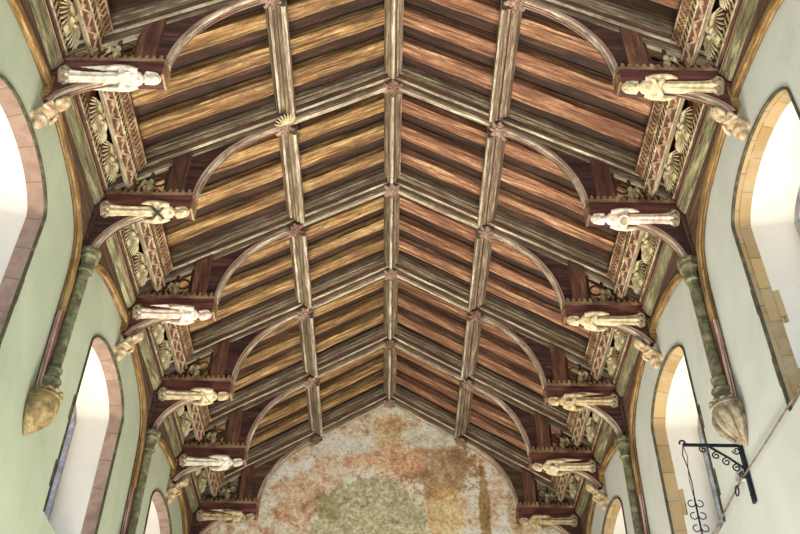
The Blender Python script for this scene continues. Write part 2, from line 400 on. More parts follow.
wn = 0
for nm, sg in SIDES:
    for c in WIN:
        wn += 1
        root = empty('window_%d' % wn, (sg*WX, c, SILL)); struct(root)
        def loop(x, hw, spr, apx, sill): return [V((sg*x, y, z)) for y, z in arch_pts(c, hw, spr, apx, sill)]
        o1 = loop(WX-.002, HW, SPR, APX, SILL); o2 = loop(WX+.17, HW-.045, SPR-.02, APX-.05, SILL+.03)
        o3 = loop(WX+WT-.05, .66, SPR-.12, APX-.26, SILL+.25)
        b = MB(); n = len(o1); L = 0; rnd = random.Random(5+wn)
        for i in range(n):
            j = (i+1) % n; d = (o1[j]-o1[i]).length
            b.face([o1[i], o1[j], o2[j], o2[i]], 'quoin_'+nm, [(L, .1), (L+d, .1), (L+d, .35), (L, .35)]); L += d
        q = SILL+.1                              # long and short jamb stones running back into the reveal
        while sg > 0 and q < SPR-.9:
            hh = rnd.uniform(.26, .42); t = .05+.05*(rnd.random() > .5)
            for e in (-1, 1):
                yy = c+e*(HW-.05); x2 = WX+.17+t; f = (x2-WX-.17)/(WT-.22); y2 = c+e*((HW-.045)*(1-f)+.66*f-.004)
                b.face([(sg*(WX+.168), yy, q), (sg*x2, y2, q), (sg*x2, y2, q+hh), (sg*(WX+.168), yy, q+hh)], 'quoin_'+nm)
            q += hh*2.6
        b.build('stone_surround', root, smooth=30)
        b = MB(); L = 0
        for i in range(n):
            j = (i+1) % n; b.face([o2[i], o2[j], o3[j], o3[i]], 'reveal')
        b.build('plaster_reveal', root, smooth=30)
        b = MB()                                 # thin hood around the opening, with quoin ends lapping the wall
        pts = [p.copy() for p in o1]
        prof = [(-.012, -.008), (.02, -.008), (.02, .014), (-.012, .014)]
        b.path([V((sg*WX, p.y, p.z)) for p in pts], prof, (-sg, 0, 0), 'hood')
        for q in (SILL+.45, SILL+1.3):
            for e in (-1, 1): b.box((sg*(WX-.001), c+e*(HW+.03), q), (.010, .045, .32), 'hood')
        b.build('hood_mould', root, smooth=30)
        b = MB()
        gx = WX+WT-.06; g = arch_pts(c, .665, SPR-.12, APX-.26, SILL+.25)
        b.face([(sg*gx, y, z) for y, z in g], 'glass'); b.build('glass_pane', root, smooth=0)
        b = MB(); tx = gx-.03
        b.box((sg*tx, c, (SILL+.25+SPR+.1)/2), (.09, .09, SPR-SILL+.0), 'lead')
        for e in (-1, 1):
            b.box((sg*tx, c+e*.64, (SILL+.25+SPR-.12)/2), (.09, .06, SPR-SILL-.4), 'lead')
            arc = [(sg*tx, c+e*.33-.33*cos(pi*k/10), SPR-.28+.26*sin(pi*k/10)) for k in range(11)]
            b.tube(arc, .03, 'lead', 6)
            foil = [(sg*tx, c+.09*cos(2*pi*k/10), SPR-.02+.09*sin(2*pi*k/10)) for k in range(11)]
        b.tube(foil, .025, 'lead', 6)
        top = [(sg*tx, y, z-.02) for y, z in g[2:-2]]; b.tube(top, .035, 'lead', 6)
        q = SILL+.5
        while q < SPR-.3:
            b.box((sg*gx, c, q), (.015, 1.3, .012), 'lead'); q += .22
        b.build('tracery', root, smooth=30)

# ------------------------------------------------------------------ carpentry
PR = [(-.15, 0), (-.15, .09), (-.118, .105), (-.128, .135), (-.10, .165), (-.085, .19), (-.10, .215), (-.092, .245), (-.062, .262),
      (-.05, .285), (-.052, .325), (-.03, .352), (.03, .352), (.052, .325), (.05, .285), (.062, .262), (.092, .245), (.10, .215), (.085, .19), (.10, .165), (.128, .135), (.118, .105), (.15, .09), (.15, 0)]
PRM = ['grey','greenish','cream','grey','brown','pinkcream','brown','cream','brown','greenish','grey','cream','grey','greenish','brown','cream','brown','pinkcream','brown','grey','cream','greenish','grey','grey']
PRMD = ['grey','brown','grey','grey','maroon','brown','grey','grey','brown','maroon','grey','cream','grey','maroon','brown','grey','grey','brown','maroon','grey','grey','brown','grey','grey']
sl = math.atan(.615)
XI = 3.52                                  # inner face of wall plate
def mould(n=2):
    pass
ARC = [(2.43, 8.38), (2.40, 8.60), (2.335, 8.85), (2.24, 9.06), (2.12, 9.25), (1.98, 9.41), (1.83, 9.55), (1.68, 9.66), (1.53, 9.75), (1.40, 9.82)]
def smooth_pts(p, n=3):
    out = []
    for i in range(len(p)-1):
        p0 = V(p[max(i-1, 0)]); p1 = V(p[i]); p2 = V(p[i+1]); p3 = V(p[min(i+2, len(p)-1)])
        for k in range(n):
            t = k/n; out.append(.5*((2*p1)+(p2-p0)*t+(2*p0-5*p1+4*p2-p3)*t*t+(3*p1-p0-3*p2+p3)*t*t*t))
    out.append(V(p[-1])); return out
LOW_CAP = [(3.50, 7.46), (3.46, 7.62), (3.39, 7.76), (3.29, 7.88), (3.17, 7.98), (3.03, 8.06), (2.88, 8.115), (2.78, 8.13)]
LOW_FIG = [(3.55, 7.74), (3.50, 7.82), (3.42, 7.90), (3.32, 7.97), (3.20, 8.03), (3.06, 8.08), (2.92, 8.115), (2.80, 8.13)]
MOULD = [(-.052, -.05), (-.052, .0), (-.04, .012), (-.028, .022), (-.010, .012), (0, .028), (.010, .012), (.028, .022), (.04, .012), (.052, 0), (.052, -.05)]
MOM = ['pinkcream', 'cream', 'cream', 'red', 'cream', 'cream', 'red', 'cream', 'cream', 'pinkcream', 'red']
def crest(b, A, B, N, h, m, sp=.078, wd=.042, t=.016):
    """row of little gabled crest leaves from A to B, thickness direction N"""
    A = V(A); B = V(B); d = (B-A); L = d.length; d.normalize(); N = V(N).normalized(); n = max(1, int(L/sp)); Z = V((0,0,1))
    for k in range(n):
        c = A+d*((k+.5)*L/n); w = wd/2
        q = [c-d*w-N*t, c+d*w-N*t, c+d*w+N*t, c-d*w+N*t]
        m1 = [p+Z*h*.5 for p in q]; neck = [c+(p-c)*.45+Z*h*.62 for p in q]; kn = [c+(p-c)*.8+Z*h*.8 for p in q]; tip = [c+(p-c)*.1+Z*h for p in q]
        b.rings([q, m1, neck, kn, tip], m)
TR = []
def make_truss(cap, first=True, dark=False, wallend=False):
    root = empty('roof_truss', (0, 0, HB)); prm = PRM; SM = 'spandrel' if dark else 'maroon'
    for sg in (-1, 1):
        d = V((sg*cos(sl), 0, -sin(sl))); nrm = V((sg*sin(sl), 0, cos(sl)))
        A = V((0, 0, zr(0)+.14)); B = V((sg*3.60, 0, zr(3.60)+.14))
        # depth from rafters' top to soffit: profile b downward
        k = (zr(0)+.14-zs(0))*cos(sl)/.352
        b = MB(); b.sweep(A, B, [(p[0], p[1]*k) for p in PR], (0, 1, 0), -nrm, prm, pa=((0, 0, 0), (1, 0, 0)), pb=((sg*3.60, 0, 0), (1, 0, 0)))
        b.build('principal_rafter', root, smooth=30)
        # hammerbeam
        hb = MB()
        pf = [(-.095, 0), (-.095, .03), (-.085, .04), (-.085, .215), (-.10, .23), (-.10, .27), (.10, .27), (.10, .23), (.085, .215), (.085, .04), (.095, .03), (.095, 0)]
        hb.sweep((sg*2.44, 0, HB), (sg*(WX-.0), 0, HB), pf, (0, 1, 0), (0, 0, 1), ['brown', 'maroon', 'red', 'maroon', 'crest', 'brown', 'crest', 'maroon', 'red', 'maroon', 'brown', 'maroon'])
        hb.rings([[(sg*x, y, z) for y, z in ((-.10, HB-.003), (.10, HB-.003), (.10, HT+.005), (-.10, HT+.005))] for x in (2.42, 2.445)], 'crest')
        hb_o = hb.build('hammer_beam', root, smooth=30)
        b = MB(); crest(b, (sg*2.46, -.085, HT), (sg*(XI-.03), -.085, HT), (0, 1, 0), .085, 'crest'); crest(b, (sg*2.46, .085, HT), (sg*(XI-.03), .085, HT), (0, 1, 0), .085, 'crest')
        crest(b, (sg*2.45, -.08, HT), (sg*2.45, .08, HT), (1, 0, 0), .06, 'crest')
        b.box((sg*(XI+2.42)/2, -.085, HT+.006), (XI-2.45, .03, .012), 'crest'); b.box((sg*(XI+2.42)/2, .085, HT+.006), (XI-2.45, .03, .012), 'crest'); b.box((sg*2.45, 0, HT+.006), (.03, .2, .012), 'crest')
        b.build('cresting', hb_o, origin=ORG[root.name], smooth=30)
        b = MB(); x0, x1 = 2.58, 2.80
        b.rings([[(sg*x, y, z) for x, y in ((x0, -.085), (x1, -.085), (x1, .085), (x0, .085))] if False else [(sg*x0, -.085, z0), (sg*x1, -.085, z1), (sg*x1, .085, z1), (sg*x0, .085, z0)] for z0, z1 in ((HT-.01, HT-.01), (zs(x0)+.06, zs(x1)+.06))], 'redwood')
        b.build('hammer_post', root, smooth=30)
        # arch brace: board spandrel and moulded edge
        arc = [V((sg*p.x, 0, EYE+p.y)) for p in smooth_pts(ARC)]
        poly = arc + [V((sg*1.40, 0, zs(1.40)+.05)), V((sg*2.70, 0, zs(2.70)+.05)), V((sg*2.70, 0, HT))]
        b = MB(); b.plate(poly, (0, 1, 0), .07, SM); ab = b.build('arch_brace', root, smooth=30)
        b = MB(); b.path(arc, [(p[0], -p[1]*sg) for p in MOULD], (0, 1, 0), MOM); b.build('arch_moulding', ab, origin=ORG[root.name], smooth=40)
        # lower brace
        low = LOW_CAP if cap else LOW_FIG
        arc = [V((sg*p.x, 0, EYE+p.y)) for p in smooth_pts(low)]
        poly = arc + [V((sg*2.80, 0, HB+.02)), V((sg*(WX-.05), 0, HB+.02)), V((sg*(WX-.05), 0, EYE+low[0][1]))]
        b = MB(); b.plate(poly, (0, 1, 0), .09, 'maroon'); lb = b.build('lower_brace', root, smooth=30)
        b = MB(); b.path(arc, [(p[0]*.9, -p[1]*sg) for p in MOULD], (0, 1, 0), MOM); b.build('brace_moulding', lb, origin=ORG[root.name], smooth=40)
        b = MB(); zb = EYE+low[0][1]-.02
        zb += 0 if cap else .10
        b.box((sg*(WX-.045), 0, (zb+HT)/2), (.09, .26 if cap else .13, HT-zb), 'maroon' if cap else 'yellow'); b.build('wall_post', root, smooth=30)
        # pierced tracery between post and wall
        b = MB(); xa, xb = 2.82, 3.44
        for q in range(3):
            x0 = xa+.02+q*.2; cx = x0+.1; zt = min(zs(cx), zs(cx+.08))-.03
            if zt-HT < .16: continue
            b.tube([(sg*x0, 0, HT), (sg*x0, 0, zs(x0)+.02)], .022, 'brown', 6)
            r = .085; zc = min(HT+.30, zt-.10)
            b.tube([(sg*(cx+r*cos(a*pi/8)), 0, zc+r*sin(a*pi/8)) for a in range(17)], .017, 'brown', 5)
            b.tube([(sg*(cx-r), 0, HT), (sg*(cx-r*.8), 0, HT+.09), (sg*cx, 0, HT+.17), (sg*(cx+r*.8), 0, HT+.09), (sg*(cx+r), 0, HT)], .016, 'brown', 5)
        b.ell((sg*3.02, -.03, HT+.13), (.05, .045, .10), 'wing', 10, 8); b.ell((sg*3.02, -.05, HT+.25), (.035, .035, .042), 'wing', 10, 8)
        b.tube([(sg*3.02, -.04, HT+.2), (sg*3.11, -.02, HT+.29), (sg*3.17, 0, HT+.20)], [.03, .03, .008], 'wing', 6)
        b.build('pierced_tracery', root, smooth=40)
    return root
src = {}
for i, y in enumerate(TY):
    key = (i % 2 == 1, i == 5)
    if key in src: r = copy_tree(src[key])
    else: r = src[key] = make_truss(key[0], dark=key[1])
    r.location = (0, y, HB)
    feet = 'braces rising from stone shafts' if i % 2 else 'short braces rising from small carved figures'
    tag(r, '%s hammerbeam roof truss, %s' % (ORD[i], 'set against the painted end wall' if i == 5 else feet), 'roof truss', 'hammerbeam roof trusses')
# each principal of the truss is a bit different in tone through the random offset of its grain

BN = ['before the topmost truss', 'between the topmost and second trusses', 'between the second and third trusses', 'between the third and fourth trusses', 'between the fourth and fifth trusses', 'between the fifth and lowest trusses']
# ridge and purlins, one length per bay
RB = [(-.13, 0), (-.13, .12), (-.10, .14), (-.105, .18), (-.07, .20), (-.072, .25), (-.045, .265), (-.035, .30), (-.016, .33), (.016, .33), (.035, .30), (.045, .265), (.072, .25), (.07, .20), (.105, .18), (.10, .14), (.13, .12), (.13, 0)]
RBM = ['grey','brown','grey','greenish','grey','greenish','grey','cream','cream','grey','greenish','grey','maroon','grey','brown','grey','grey','grey']
b = MB(); b.sweep((0, -.86, 0), (0, .86, 0), RB, (1, 0, 0), (0, 0, -1), RBM); ridge0 = b.build('ridge_beam', smooth=30)
pur0 = {}
for nm, sg in SIDES:
    nrm = V((sg*sin(sl), 0, cos(sl))); d = V((cos(sl), 0, -sg*sin(sl)))
    b = MB(); b.sweep((0, -.86, 0), (0, .86, 0), [(p[0]*.95, p[1]*.95) for p in RB], d, -nrm, ['cream' if (m == 'brown') else m for m in RBM]); pur0[sg] = b.build('purlin', smooth=30)
for i in range(6):
    yc = YB+1+BAY*i
    o = ridge0 if i == 0 else copy_tree(ridge0); o.location = (0, yc, zs(0)+.30)
    tag(o, 'grey moulded ridge beam length %s' % BN[i], 'ridge beam', 'ridge beam lengths')
    for nm, sg in SIDES:
        o = pur0[sg] if i == 0 else copy_tree(pur0[sg]); o.location = (sg*1.475, yc, zs(1.475)+.27)
        tag(o, 'pale moulded purlin length on the %s slope, %s' % (nm, BN[i]), 'purlin', 'purlin lengths')
# common rafters
raf0 = {}
for nm, sg in SIDES:
    nrm = V((sg*sin(sl), 0, cos(sl)))
    vs = []
    for q in range(3):
        b = MB(); rg = random.Random(q+9*sg); n = 14; rings = []
        for k in range(n+1):
            x = .05+3.36*k/n; P = V((sg*x, 0, zr(x)))
            j = [rg.uniform(-.007, .007) for _ in range(8)]
            w = (.126, .106, .116)[q]
            rings.append([P+V((0, -w+j[0], 0))+nrm*(j[1]+.012), P+V((0, -w+.02+j[0], 0))+nrm*j[1], P+V((0, w-.02+j[2], 0))+nrm*j[3], P+V((0, w+j[2], 0))+nrm*(j[3]+.012), P+V((0, w+j[4], 0))+nrm*.125, P+V((0, -w+j[5], 0))+nrm*.125])
        b.rings(rings, 'rafter_'+nm); vs.append(b.build('common_rafter', origin=(0, 0, zr(1.8)), smooth=40))
    raf0[sg] = vs
PLC = ['nearest the upper truss', 'in the middle', 'nearest the lower truss']
used = set()
for i in range(6):
    for nm, sg in SIDES:
        for q in range(3):
            k = (q+i) % 3
            o = raf0[sg][k]
            if (sg, k) in used: o = copy_tree(o)
            used.add((sg, k))
            o.location = (0, YB+BAY*i+.5*(q+1), zr(1.8))
            tag(o, 'oak rafter on the %s slope %s, %s' % (nm, BN[i], PLC[q]), 'rafter', 'common rafters')

# ------------------------------------------------------------------ cornices: wall plate and upper frieze
def make_cornice(nm, sg):
    X = lambda x: sg*x
    y0, y1 = -.87, .87
    root = empty('wall_cornice', (sg*WX, 0, HB))
    # hollow under the plate
    pr = [(WX, HB-.02)] + [(WX-.02-.115*(k/6), HB+.02+.10*(k/6)**1.0-.045*sin(pi*k/6)) for k in range(7)] + [(XI, HB+.135), (WX, HB+.135)]
    b = MB(); b.rings([[(X(x), y, z) for x, z in pr] for y in (y0, y1)], ['hood'] + ['hollow']*6 + ['yellow', 'brown', 'brown']); b.build('hollow_moulding', root, smooth=50)
    pf = [(XI-.01, HB+.135), (XI-.01, HB+.16), (XI+.005, HB+.165), (XI+.005, HT-.04), (XI-.015, HT-.035), (XI-.015, HT), (WX, HT), (WX, HB+.135)]
    b = MB(); b.rings([[(X(x), y, z) for x, z in pf] for y in (y0, y1)], ['cream', 'maroon', 'maroon', 'maroon', 'crest', 'brown', 'brown', 'brown']); b.build('plate_face', root, smooth=30)
    b = MB(); b.box((X(XI), (y0+y1)/2, HT+.012), (.05, y1-y0, .024), 'crestpale'); crest(b, (X(XI-.01), y0, HT+.01), (X(XI-.01), y1, HT+.01), (1, 0, 0), .185, 'crestpale', .080, .040, .006)
    b.box((X(XI+.006), (y0+y1)/2, HT+.085), (.008, y1-y0, .15), 'darkcarve_gapshade')  # dark strip painted as the shade in the gaps between crest leaves
    b.build('cresting', root, smooth=30)
    b = MB(); zt = EYE+8.88
    b.rings([[(X(3.61), y, HT), (X(3.50), y, zt), (X(3.56), y, zt), (X(3.65), y, HT)] for y in (y0, y1)], 'panel' if sg < 0 else 'panel'); b.build('frieze_board', root, smooth=0)
    # upper frieze
    A, B2, C, D = (3.265, EYE+8.50), (3.195, EYE+8.64), (3.185, EYE+8.77), (3.115, EYE+8.86)
    ya, yz = -.965, .965
    pu = [A, B2, (3.28, EYE+8.68), (3.33, EYE+8.55)]
    b = MB(); b.rings([[(X(x), y, z) for x, z in pu] for y in (ya, yz)], ['vinebrown', 'maroon', 'brown', 'cream'])
    pu = [B2, C, D, (3.14, EYE+9.04), (3.26, EYE+8.97), (3.28, EYE+8.67)]
    b.rings([[(X(x), y, z) for x, z in pu] for y in (y0, y1)], ['darkcarve_gapshade', 'brown', 'brown', 'brown', 'brown', 'brown']); b.build('upper_frieze', root, smooth=30)  # first face coloured dark to stand for shade behind the upper cresting
    # vine trail lying on face A-B and on its front
    b = MB(); dA = V((X(B2[0]-A[0]), 0, B2[1]-A[1])); nn = V((X(-(B2[1]-A[1])), 0, -(A[0]-B2[0]))).normalized()
    P0 = V((X(A[0]), 0, A[1])); n = 60
    pts = [P0+dA*(.5+.28*sin(k/n*2*pi*7))+V((0, ya+(yz-ya)*k/n, 0))+nn*.006 for k in range(n+1)]
    b.tube(pts, .014, 'vine', 5)
    for k in range(14):
        yy = ya+(yz-ya)*(k+.5)/14; up = 1 if k % 2 else -1
        c = P0+dA*(.5-.18*up)+V((0, yy, 0))+nn*.008; ax = dA.normalized()
        b.ell(c, (.040, .034, .02), 'vine', 8, 5, (ax, V((0,1,0)), nn))
        for a in (-1, 0, 1): b.ell(c+ax*(-up*.03*cos(a))+V((0, .028*a, 0)), (.019, .017, .018), 'vine', 6, 4, (ax, V((0,1,0)), nn))
    for t in (.03, .97): b.tube([P0+dA*t+V((0, ya, 0))+nn*.004, P0+dA*t+V((0, yz, 0))+nn*.004], .011, 'crestpale', 5)
    b.build('vine_carving', root, smooth=50)
    # pearl cresting then a pierced band
    b = MB()
    crest(b, (X(B2[0]-.012), y0, B2[1]+.0), (X(B2[0]-.012), y1, B2[1]), (1, 0, 0), .14, 'crestpale', .074, .030, .004)
    b.build('upper_cresting', root, smooth=30)
    b = MB(); c0 = V((X(C[0]-.01), 0, C[1]-.01)); c1 = V((X(D[0]-.012), 0, D[1])); dd = c1-c0; k = 0; yy = y0
    while yy < y1-.05:
        for s2 in (0, 1):
            a = c0+dd*(.5*s2)+V((0, yy+.035*s2, 0)); e = c0+dd*(.5*s2+.5)+V((0, yy+.035-.035*s2+.0, 0))
            b.tube([a, e], .009, 'crest', 4); b.tube([a+V((0, .07-.07*s2*1, 0)), e], .009, 'crest', 4)
        yy += .07
    for t in (0, 1): b.tube([c0+dd*t+V((0, y0, 0)), c0+dd*t+V((0, y1, 0))], .012, 'crest', 5)
    b.build('pierced_band', root, smooth=30)
    return root
for nm, sg in SIDES:
    r0 = make_cornice(nm, sg)
    for i in range(6):
        r = r0 if i == 0 else copy_tree(r0); r.location = (sg*WX, YB+1+BAY*i, HB)
        tag(r, 'carved and crested timber cornice along the %s wall, %s' % (nm, BN[i]), 'cornice', 'wall cornices')

# timber wall arches between shafts: centred on trusses 0, 2, 4
WA = [(1.93, 5.45), (1.905, 5.95), (1.89, 6.5), (1.87, 6.95), (1.82, 7.25), (1.74, 7.45), (1.62, 7.58), (1.44, 7.70), (1.20, 7.80), (.92, 7.865), (.60, 7.92), (.30, 7.955), (0, 7.97)]
XA = 3.60
ARCFLIP = False
def make_wall_arch(nm, sg, half=None):
    root = empty('wall_arch', (sg*WX, 0, EYE+5.4))
    lp = [V((0, -p[0], EYE+p[1])) for p in WA]; rp = [V((0, p[0], EYE+p[1])) for p in WA[::-1]][1:]
    inner = lp+rp; xm = (WX+XA)/2
    b = MB()
    for side in (-1, 1):
        pts = [(p[0]*side, EYE+p[1]) for p in WA[2:]]
        poly = [V((sg*xm, y, z)) for y, z in pts] + [V((sg*xm, 0, HB)), V((sg*xm, side*1.995, HB)), V((sg*xm, side*1.995, EYE+6.5))]
        b.plate(poly, (1, 0, 0), WX-XA-.002, 'spandrel')
    b.build('spandrel_board', root, smooth=0)
    q = 1 if sg < 0 else -1; q = -q if ARCFLIP else q
    b = MB(); prof = [(-.03, .05*q), (-.03, 0), (-.01, -.022*q), (.005, -.008*q), (.02, -.03*q), (.045, -.02*q), (.05, .012*q), (.05, .055*q), (.03, .06*q), (-.01, .055*q)]
    b.path([V((sg*(XA+.028), p.y, p.z)) for p in inner if p.z > EYE+6.2], prof, (-sg, 0, 0), ['brown', 'yellow', 'yellow', 'brown', 'yellow', 'yellow', 'yellow', 'yellow', 'brown', 'brown'])
    b.build('ochre_moulding', root, smooth=50)
    for side in (-1, 1):
        b = MB(); b.path([V((sg*(XA+.028), side*yy, EYE+zz)) for yy, zz in ((1.94, 5.47), (1.915, 5.85), (1.893, 6.3), (1.890, 6.52))][::-side], prof, (-sg, 0, 0), ['pinkcream', 'redwood', 'pinkcream', 'redwood', 'pinkcream', 'redwood', 'redwood', 'redwood', 'brown', 'brown'])
        b.build('pink_strip', root, smooth=50)
    return root
for nm, sg in SIDES:
    r0 = make_wall_arch(nm, sg)
    for k, (i, w) in enumerate(((0, 'topmost'), (2, 'third'), (4, 'fifth'))):
        r = r0 if k == 0 else copy_tree(r0); r.location = (sg*WX, TY[i], EYE+5.4)
        tag(r, 'ochre-edged timber arch on the %s wall around the window under the %s truss' % (nm, w), 'wall arch', 'timber wall arches')

# ------------------------------------------------------------------ stone shafts
def remesh(bm_list, name, mats, parent, origin, vox=.009, smooth=True, post=None):
    me = bpy.data.meshes.new('tmp'); me.from_pydata([tuple(p-V(origin)) for p in bm_list.v], [], bm_list.f)
    o = bpy.data.objects.new('tmp', me); COL.objects.link(o)
    md = o.modifiers.new('r', 'REMESH'); md.mode = 'VOXEL'; md.voxel_size = vox; md.use_smooth_shade = True
    ms = o.modifiers.new('s', 'SMOOTH'); ms.factor = .5; ms.iterations = 2
    bpy.context.view_layer.update(); dg = bpy.context.evaluated_depsgraph_get()
    m2 = bpy.data.meshes.new_from_object(o.evaluated_get(dg)); m2.name = name
    bpy.data.objects.remove(o); m2.materials.clear()
    for k in mats: m2.materials.append(M[k])
    m2.shade_smooth()
    r = bpy.data.objects.new(name, m2); COL.objects.link(r)
    ORG[r.name] = V(origin)
    if parent is not None: r.parent = parent
    else: r.location = V(origin)
    return r
def face_features(b, c, R, L, F, S, m='x', hair=True, beard=False):
    """head at c, radius R; L up of head, F facing, S side"""
    b.ell(c, (R*.80, R*.90, R*1.12), m, 16, 12, (S, F, L))
    b.ell(c+F*R*.86-L*R*.10, (R*.13, R*.26, R*.30), m, 8, 8, (S, F, L))            # nose
    b.ell(c+F*R*.62+L*R*.28, (R*.55, R*.28, R*.12), m, 10, 6, (S, F, L))           # brow
    for s in (-1, 1):
        b.ell(c+F*R*.72+S*s*R*.30+L*R*.08, (R*.14, R*.12, R*.09), m, 8, 6, (S, F, L))   # eyes
        b.ell(c+S*s*R*.82-L*R*.02, (R*.12, R*.2, R*.26), m, 8, 6, (S, F, L))            # ears
        b.ell(c+F*R*.5+S*s*R*.40-L*R*.28, (R*.26, R*.3, R*.26), m, 8, 6, (S, F, L))     # cheeks
    b.ell(c+F*R*.76-L*R*.48, (R*.28, R*.14, R*.07), m, 8, 6, (S, F, L))            # lips
    b.ell(c+F*R*.60-L*R*.78, (R*.26, R*.26, R*.22), m, 8, 6, (S, F, L))            # chin
    if beard: b.ell(c+F*R*.55-L*R*1.0, (R*.38, R*.34, R*.5), m, 8, 6, (S, F, L))
    if hair:
        for k in range(11):
            a = -pi*.55+k*pi*1.1/10; q = c-F*R*.18+S*sin(a)*R*.88+L*cos(a)*R*1.02
            b.ell(q, (R*.30, R*.42, R*.30), m, 8, 6, (S, F, L))
        for s in (-1, 1):
            for k in range(3): b.ell(c-F*R*.1+S*s*R*.95-L*R*(.25+.36*k), (R*.27, R*.36, R*.25), m, 8, 6, (S, F, L))
        b.ell(c-F*R*.45, (R*.85, R*.55, R*1.1), m, 12, 8, (S, F, L))
def hand(b, c, L, F, S, s, R, m='x'):
    """palm at c, fingers pointing along L"""
    b.ell(c, (R*.9, R*.45, R), m, 8, 6, (S, F, L))
    for k in range(4):
        q = c+S*R*(-.66+.44*k)+L*R*.7; ln = R*(1.1, 1.3, 1.2, .95)[k]
        b.tube([q, q+L*ln*.55+F*R*.12, q+L*ln-F*R*.1], [R*.2, R*.19, R*.14], m, 6)
    q = c-S*s*R*.8-L*R*.2; b.tube([q, q-S*s*R*.3+L*R*.5, q-S*s*R*.15+L*R], [R*.23, R*.2, R*.15], m, 6)

def make_shaft(nm, sg, corbel):
    root = empty('wall_shaft', (sg*WX, 0, EYE+5.0)); cx = 3.535
    b = MB(); b.lathe((sg*cx, 0, EYE), (0, 0, 1), [(.075, 5.62), (.088, 5.625), (.088, 5.66), (.066, 5.68)] + [(.066, 5.7+k*.2) for k in range(8)] + [(.066, 7.17)], 'shaft', 14)
    b.box((sg*(WX-.045), 0, EYE+6.4), (.09, .06, 1.7), 'shaft')
    b.build('shaft', root, smooth=40)
    b = MB(); b.lathe((sg*(cx-.01), 0, EYE), (0, 0, 1), [(.07, 7.15), (.09, 7.16), (.09, 7.185), (.072, 7.20), (.075, 7.27), (.095, 7.33), (.12, 7.35), (.122, 7.385), (.105, 7.40), (.128, 7.42), (.132, 7.465), (.05, 7.467)], 'shaft', 8)
    b.build('capital', root, smooth=25)
    b = MB(); b.lathe((sg*cx, 0, EYE), (0, 0, 1), [(.088, 5.44), (.088, 5.60), (.105, 5.61), (.115, 5.635), (.10, 5.66), (.078, 5.67), (.078, 5.75), (.092, 5.76), (.092, 5.785), (.066, 5.80)], 'shaft', 14)
    b.build('base_rings', root, smooth=40)
    b = MB(); rs = []; nn = 48; Lz = V((0, 0, 1))
    for z, r, cxx, rib in ((5.50, .10, 3.54, 0), (5.50, .135, 3.54, .02), (5.47, .155, 3.545, .05), (5.44, .145, 3.545, .03), (5.435, .168, 3.545, .0), (5.415, .172, 3.547, 0), (5.405, .158, 3.548, 0), (5.395, .17, 3.55, 0), (5.375, .17, 3.55, .02),
                           (5.33, .172, 3.555, .08), (5.26, .168, 3.562, .12), (5.18, .148, 3.575, .16), (5.11, .112, 3.595, .17), (5.05, .066, 3.615, .14), (5.01, .03, 3.63, .05), (4.975, .008, 3.637, 0)):
        ring = []
        for k in range(nn):
            a = 2*pi*k/nn; q = abs(cos(2.5*a+.6)); rr_ = r*(1+rib*(q*1.2-.7))
            ring.append((min(sg*(cxx+rr_*cos(a)) if sg > 0 else -sg*(cxx+rr_*cos(a)), WX+.02)*1, rr_*sin(a)*1.05, EYE+z))
        rs.append([(sg*abs(x), y, z) for x, y, z in ring])
    b.rings(rs, 'corbel' if sg < 0 else 'corbelr')
    for k in range(7):
        a = pi*.5+pi*k/6; q = V((sg*(3.545+.15*cos(a)), .15*sin(a), EYE+5.478))
        b.ell(q, (.034, .034, .026), 'corbel' if sg < 0 else 'corbelr', 8, 6)
    if corbel == 'head':
        for side in (-1, 1):      # overlapping leaf lobes
            for k in range(3):
                a = pi+side*(.35+.62*k); d = V((sg*cos(a), sin(a), 0)); p0 = V((sg*3.55, 0, EYE+5.36))+d*.155; p1 = V((sg*3.575, 0, EYE+5.2))+d*.165; p2 = V((sg*3.61, 0, EYE+5.04))+d*.07
                b.tube([p0, (p0+p1)/2+d*.012, p1, p2], [.022, .034, .036, .012], 'corbelr', 7)
    b.build('corbel', root, smooth=40)
    return root
for nm, sg in SIDES:
    r0 = make_shaft(nm, sg, 'head' if sg > 0 else 'leaf')
    for k, (i, w) in enumerate(((1, 'second'), (3, 'fourth'), (5, 'lowest'))):
        r = r0 if k == 0 else copy_tree(r0); r.location = (sg*WX, TY[i], EYE+5.0)
        tail = {1: ', with its corbel', 3: '', 5: ', by the end wall'}[i]
        tag(r, 'slender stone shaft on the %s wall under the %s truss%s' % (nm, w, tail), 'wall shaft', 'stone wall shafts')

# small carved figures carrying the short wall posts
def make_corbel_figure(sg, var):
    b = MB(); m = 'x'; O = V((sg*WX, 0, EYE+7.5))
    F = V((-sg*.7, 0, -.71)); L = V((-sg*.71, 0, .7)); S = V((0, 1, 0))
    c = V((sg*(WX-.10), 0, EYE+7.60))
    b.rings([[c+L*h+S*w*cos(2*pi*k/14)+F*t*sin(2*pi*k/14)*(1+.12*cos(7*2*pi*k/14)) for k in range(14)] for h, w, t in ((-.16, .05, .05), (-.12, .085, .075), (0, .075, .07), (.06, .085, .07), (.12, .05, .05), (.17, .035, .035))], m)
    face_features(b, c+L*.215+F*.01, .066, L, F, S, m, True, var == 1)
    for s in (-1, 1):
        b.tube([c+L*.10+S*s*.08, c+S*s*.115+F*.05, c+S*s*.05+F*.10+L*.05], [.032, .028, .02], m, 7)
        hand(b, c+S*s*.035+F*.105+L*.06, (L*.8-S*s*.3).normalized(), F, S, s, .02, m)
    b.box(c-L*.14+V((sg*.05, 0, 0)), (.13, .22, .08), m)
    b.lathe((sg*(WX-.07), 0, EYE+7.42), (0, 0, 1), [(.02, -.06), (.05, -.03), (.06, .02), (.08, .05), (.08, .08)], m, 12)
    return remesh(b, 'corbel_figure', ['figure'], None, O, .0085)
